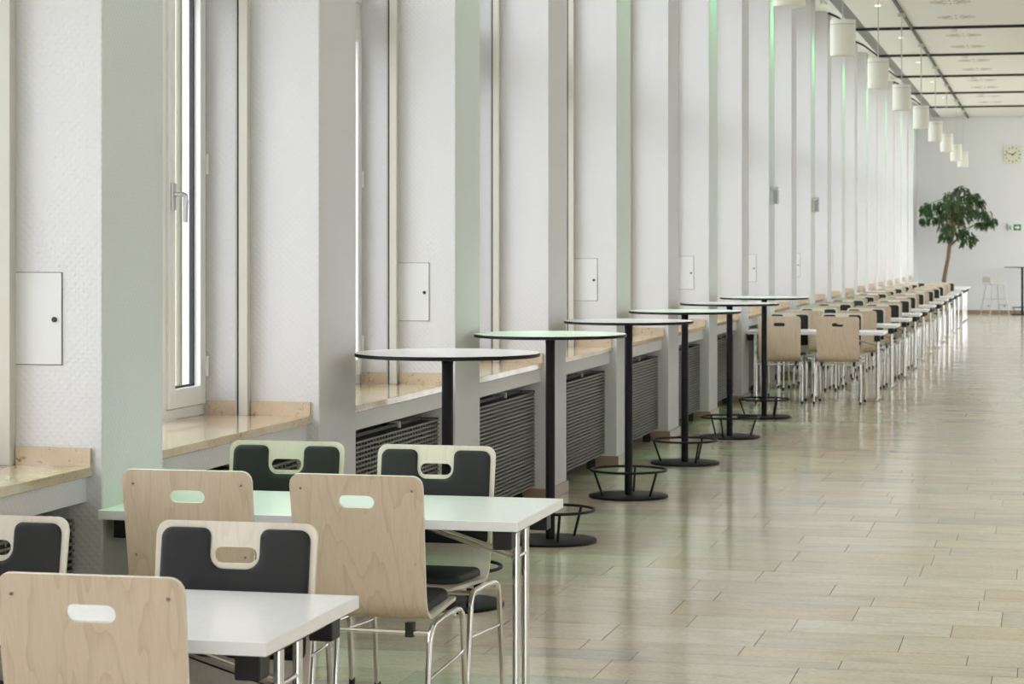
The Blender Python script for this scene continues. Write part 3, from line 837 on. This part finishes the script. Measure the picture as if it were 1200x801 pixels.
for i, X in enumerate((-1.385, -1.02)):
    so = empty('wall_socket', (X, YE, .185)); tag(so, f'small white wall socket low on the end wall, {"left" if i == 0 else "right"} one behind the stool', 'socket', 'wall sockets')
    MB().box(-.042, .042, -.012, 0, -.042, .042).build('plate', 'plastic_white', so, bevel=.003)
    MB().tube([(0, -.0125, 0), (0, -.011, 0)], .022, 14).build('insert', 'lamp_groove', so)

# small boxes on two of the piers, hook lever by the window between them
for i, (k, z) in enumerate(((9, 2.02), (11, 2.0))):
    y0 = pier_y(k) + .10
    bx = empty('wall_box', (XP, y0, z)); tag(bx, f'small white wall box with clear cover on the {"nearer" if i == 0 else "farther"} of two green piers', 'wall box', 'pier boxes')
    MB().box(.0, .035, 0, .12, 0, .19).build('back_plate', 'plastic_white', bx, bevel=.004)
    MB().box(.035, .085, .01, .11, .015, .165).build('cover', 'foot_grey', bx, bevel=.008)
    MB().box(0, .095, -.005, .125, .17, .205).build('cap', 'steel', bx, bevel=.004)
yk = pier_y(11)
hk = MB().tube([(XP - .36, yk, 2.05), (XP - .36, yk - .05, 2.045), (XP - .31, yk - .055, 2.02), (XP - .26, yk - .055, 2.005), (XP - .25, yk - .055, 1.99)], .006, 8).build('window_lever', 'steel', smooth=True)
tag(hk, 'thin bent metal window lever beside a distant pier', 'lever')

# tree
tr = empty('indoor_tree', (-2.33, 52.3, 0)); tag(tr, 'leafy indoor weeping fig tree with bare brown trunk by the end wall', 'tree')
pt = MB().lathe([(.17, 0), (.24, .42), (.25, .44), (.23, .44), (.225, .40)], 32).build('pot', 'pot_grey', tr, smooth=True)
MB().lathe([(.224, .38), (.224, .40)], 32).build('soil', 'soil', pt)
trunk_pts = [(0, 0, .40), (.01, 0, .60), (-.01, .0, .80), (.03, .01, 1.05), (.08, .02, 1.30), (.11, .0, 1.55), (.15, .02, 1.85), (.18, .02, 2.15), (.22, 0, 2.5)]
MB().tube(trunk_pts, [.050, .046, .05, .045, .043, .045, .036, .028, .014], 10).build('trunk', 'bark', tr, smooth=True)
def tree_at(px, py):                   # place of a crown cluster on the tree's own plane
    d = 51.4; r = (px - 600) / F * d
    return (-_s * d + _c * r) + 2.33, CAMH + (289 - py) * d / F
rt = random.Random(12)
clusters = [(x_, y_, r_ * .8) for x_, y_, r_ in [(1126, 224, 9), (1114, 231, 9), (1135, 232, 9), (1144, 238, 9), (1106, 240, 10), (1122, 240, 12), (1135, 246, 11), (1147, 250, 9), (1093, 247, 8), (1084, 247, 7), (1081, 258, 5), (1098, 258, 8), (1112, 252, 10), (1125, 258, 9), (1155, 252, 8), (1159, 262, 5), (1148, 262, 6), (1106, 266, 8), (1117, 268, 9), (1107, 277, 6), (1120, 276, 6), (1133, 272, 8), (1137, 279, 6), (1133, 284, 4), (1113, 243, 10), (1128, 250, 10), (1081, 243, 4), (1090, 240, 5), (1163, 257, 4), (1141, 229, 5)]]
br = MB(); lv = MB()
for ci, (px, py, rad) in enumerate(clusters):
    cx, cz = tree_at(px, py); cy = rt.uniform(-.55, .5) * (1 if abs(px - 1120) < 25 else .5)
    R = rad * 51.4 / F
    t0 = trunk_pts[5 + ci % 4]
    mid = ((t0[0] + cx) / 2, (t0[1] + cy) / 2, (t0[2] + cz) / 2 + .14)
    br.tube([t0, mid, (cx, cy, cz + R * .5)], [.014, .010, .004], 6)
    for q in range(int(7 + rad * 1.5)):                # drooping twigs, leaves along each
        a, b_ = rt.uniform(0, 2 * PI), rt.uniform(-.6, 1); rr = R * rt.random() ** .5 * .8
        c0 = Vector((cx + rr * math.cos(a), cy + rr * 1.3 * math.sin(a), cz + R * .35 + rr * b_ * .8))
        out_ = (Vector((c0.x - cx, c0.y - cy, 0)) + Vector((rt.uniform(-.05, .05), rt.uniform(-.05, .05), 0))).normalized()
        hd = out_ * .8 + Vector((0, 0, .2)); pos = c0.copy(); tl = rt.uniform(.7, 1.15) * (R + .06)
        for z_ in range(9):
            hd = (hd + Vector((0, 0, -.24))).normalized(); pos = pos + hd * (tl / 9); pos.x = max(pos.x, -.50); pos.y = min(pos.y, 1.2)
            d_ = (hd + Vector((rt.uniform(-.7, .7), rt.uniform(-.7, .7), -rt.uniform(.2, .9)))).normalized()
            sd = d_.cross(Vector((rt.uniform(-1, 1), rt.uniform(-1, 1), rt.uniform(-.3, .3)))).normalized()
            ln = rt.uniform(.08, .135); wd = ln * rt.uniform(.13, .19); up = sd.cross(d_) * wd * .35
            b0 = len(lv.v)
            lv.v += [tuple(pos), tuple(pos + d_ * ln * .45 + sd * wd + up), tuple(pos + d_ * ln * .5), tuple(pos + d_ * ln * .45 - sd * wd + up), tuple(pos + d_ * ln)]
            lv.quad(b0, b0 + 1, b0 + 2); lv.quad(b0, b0 + 2, b0 + 3); lv.quad(b0 + 1, b0 + 4, b0 + 2); lv.quad(b0 + 2, b0 + 4, b0 + 3)
br.build('branches', 'bark', tr, smooth=True)['kind'] = 'stuff'
me = bpy.data.meshes.new('foliage'); me.from_pydata(lv.v, [], lv.f); me.materials.append(MATS['leaf'])
fo = link('foliage', me, tr); fo['kind'] = 'stuff'
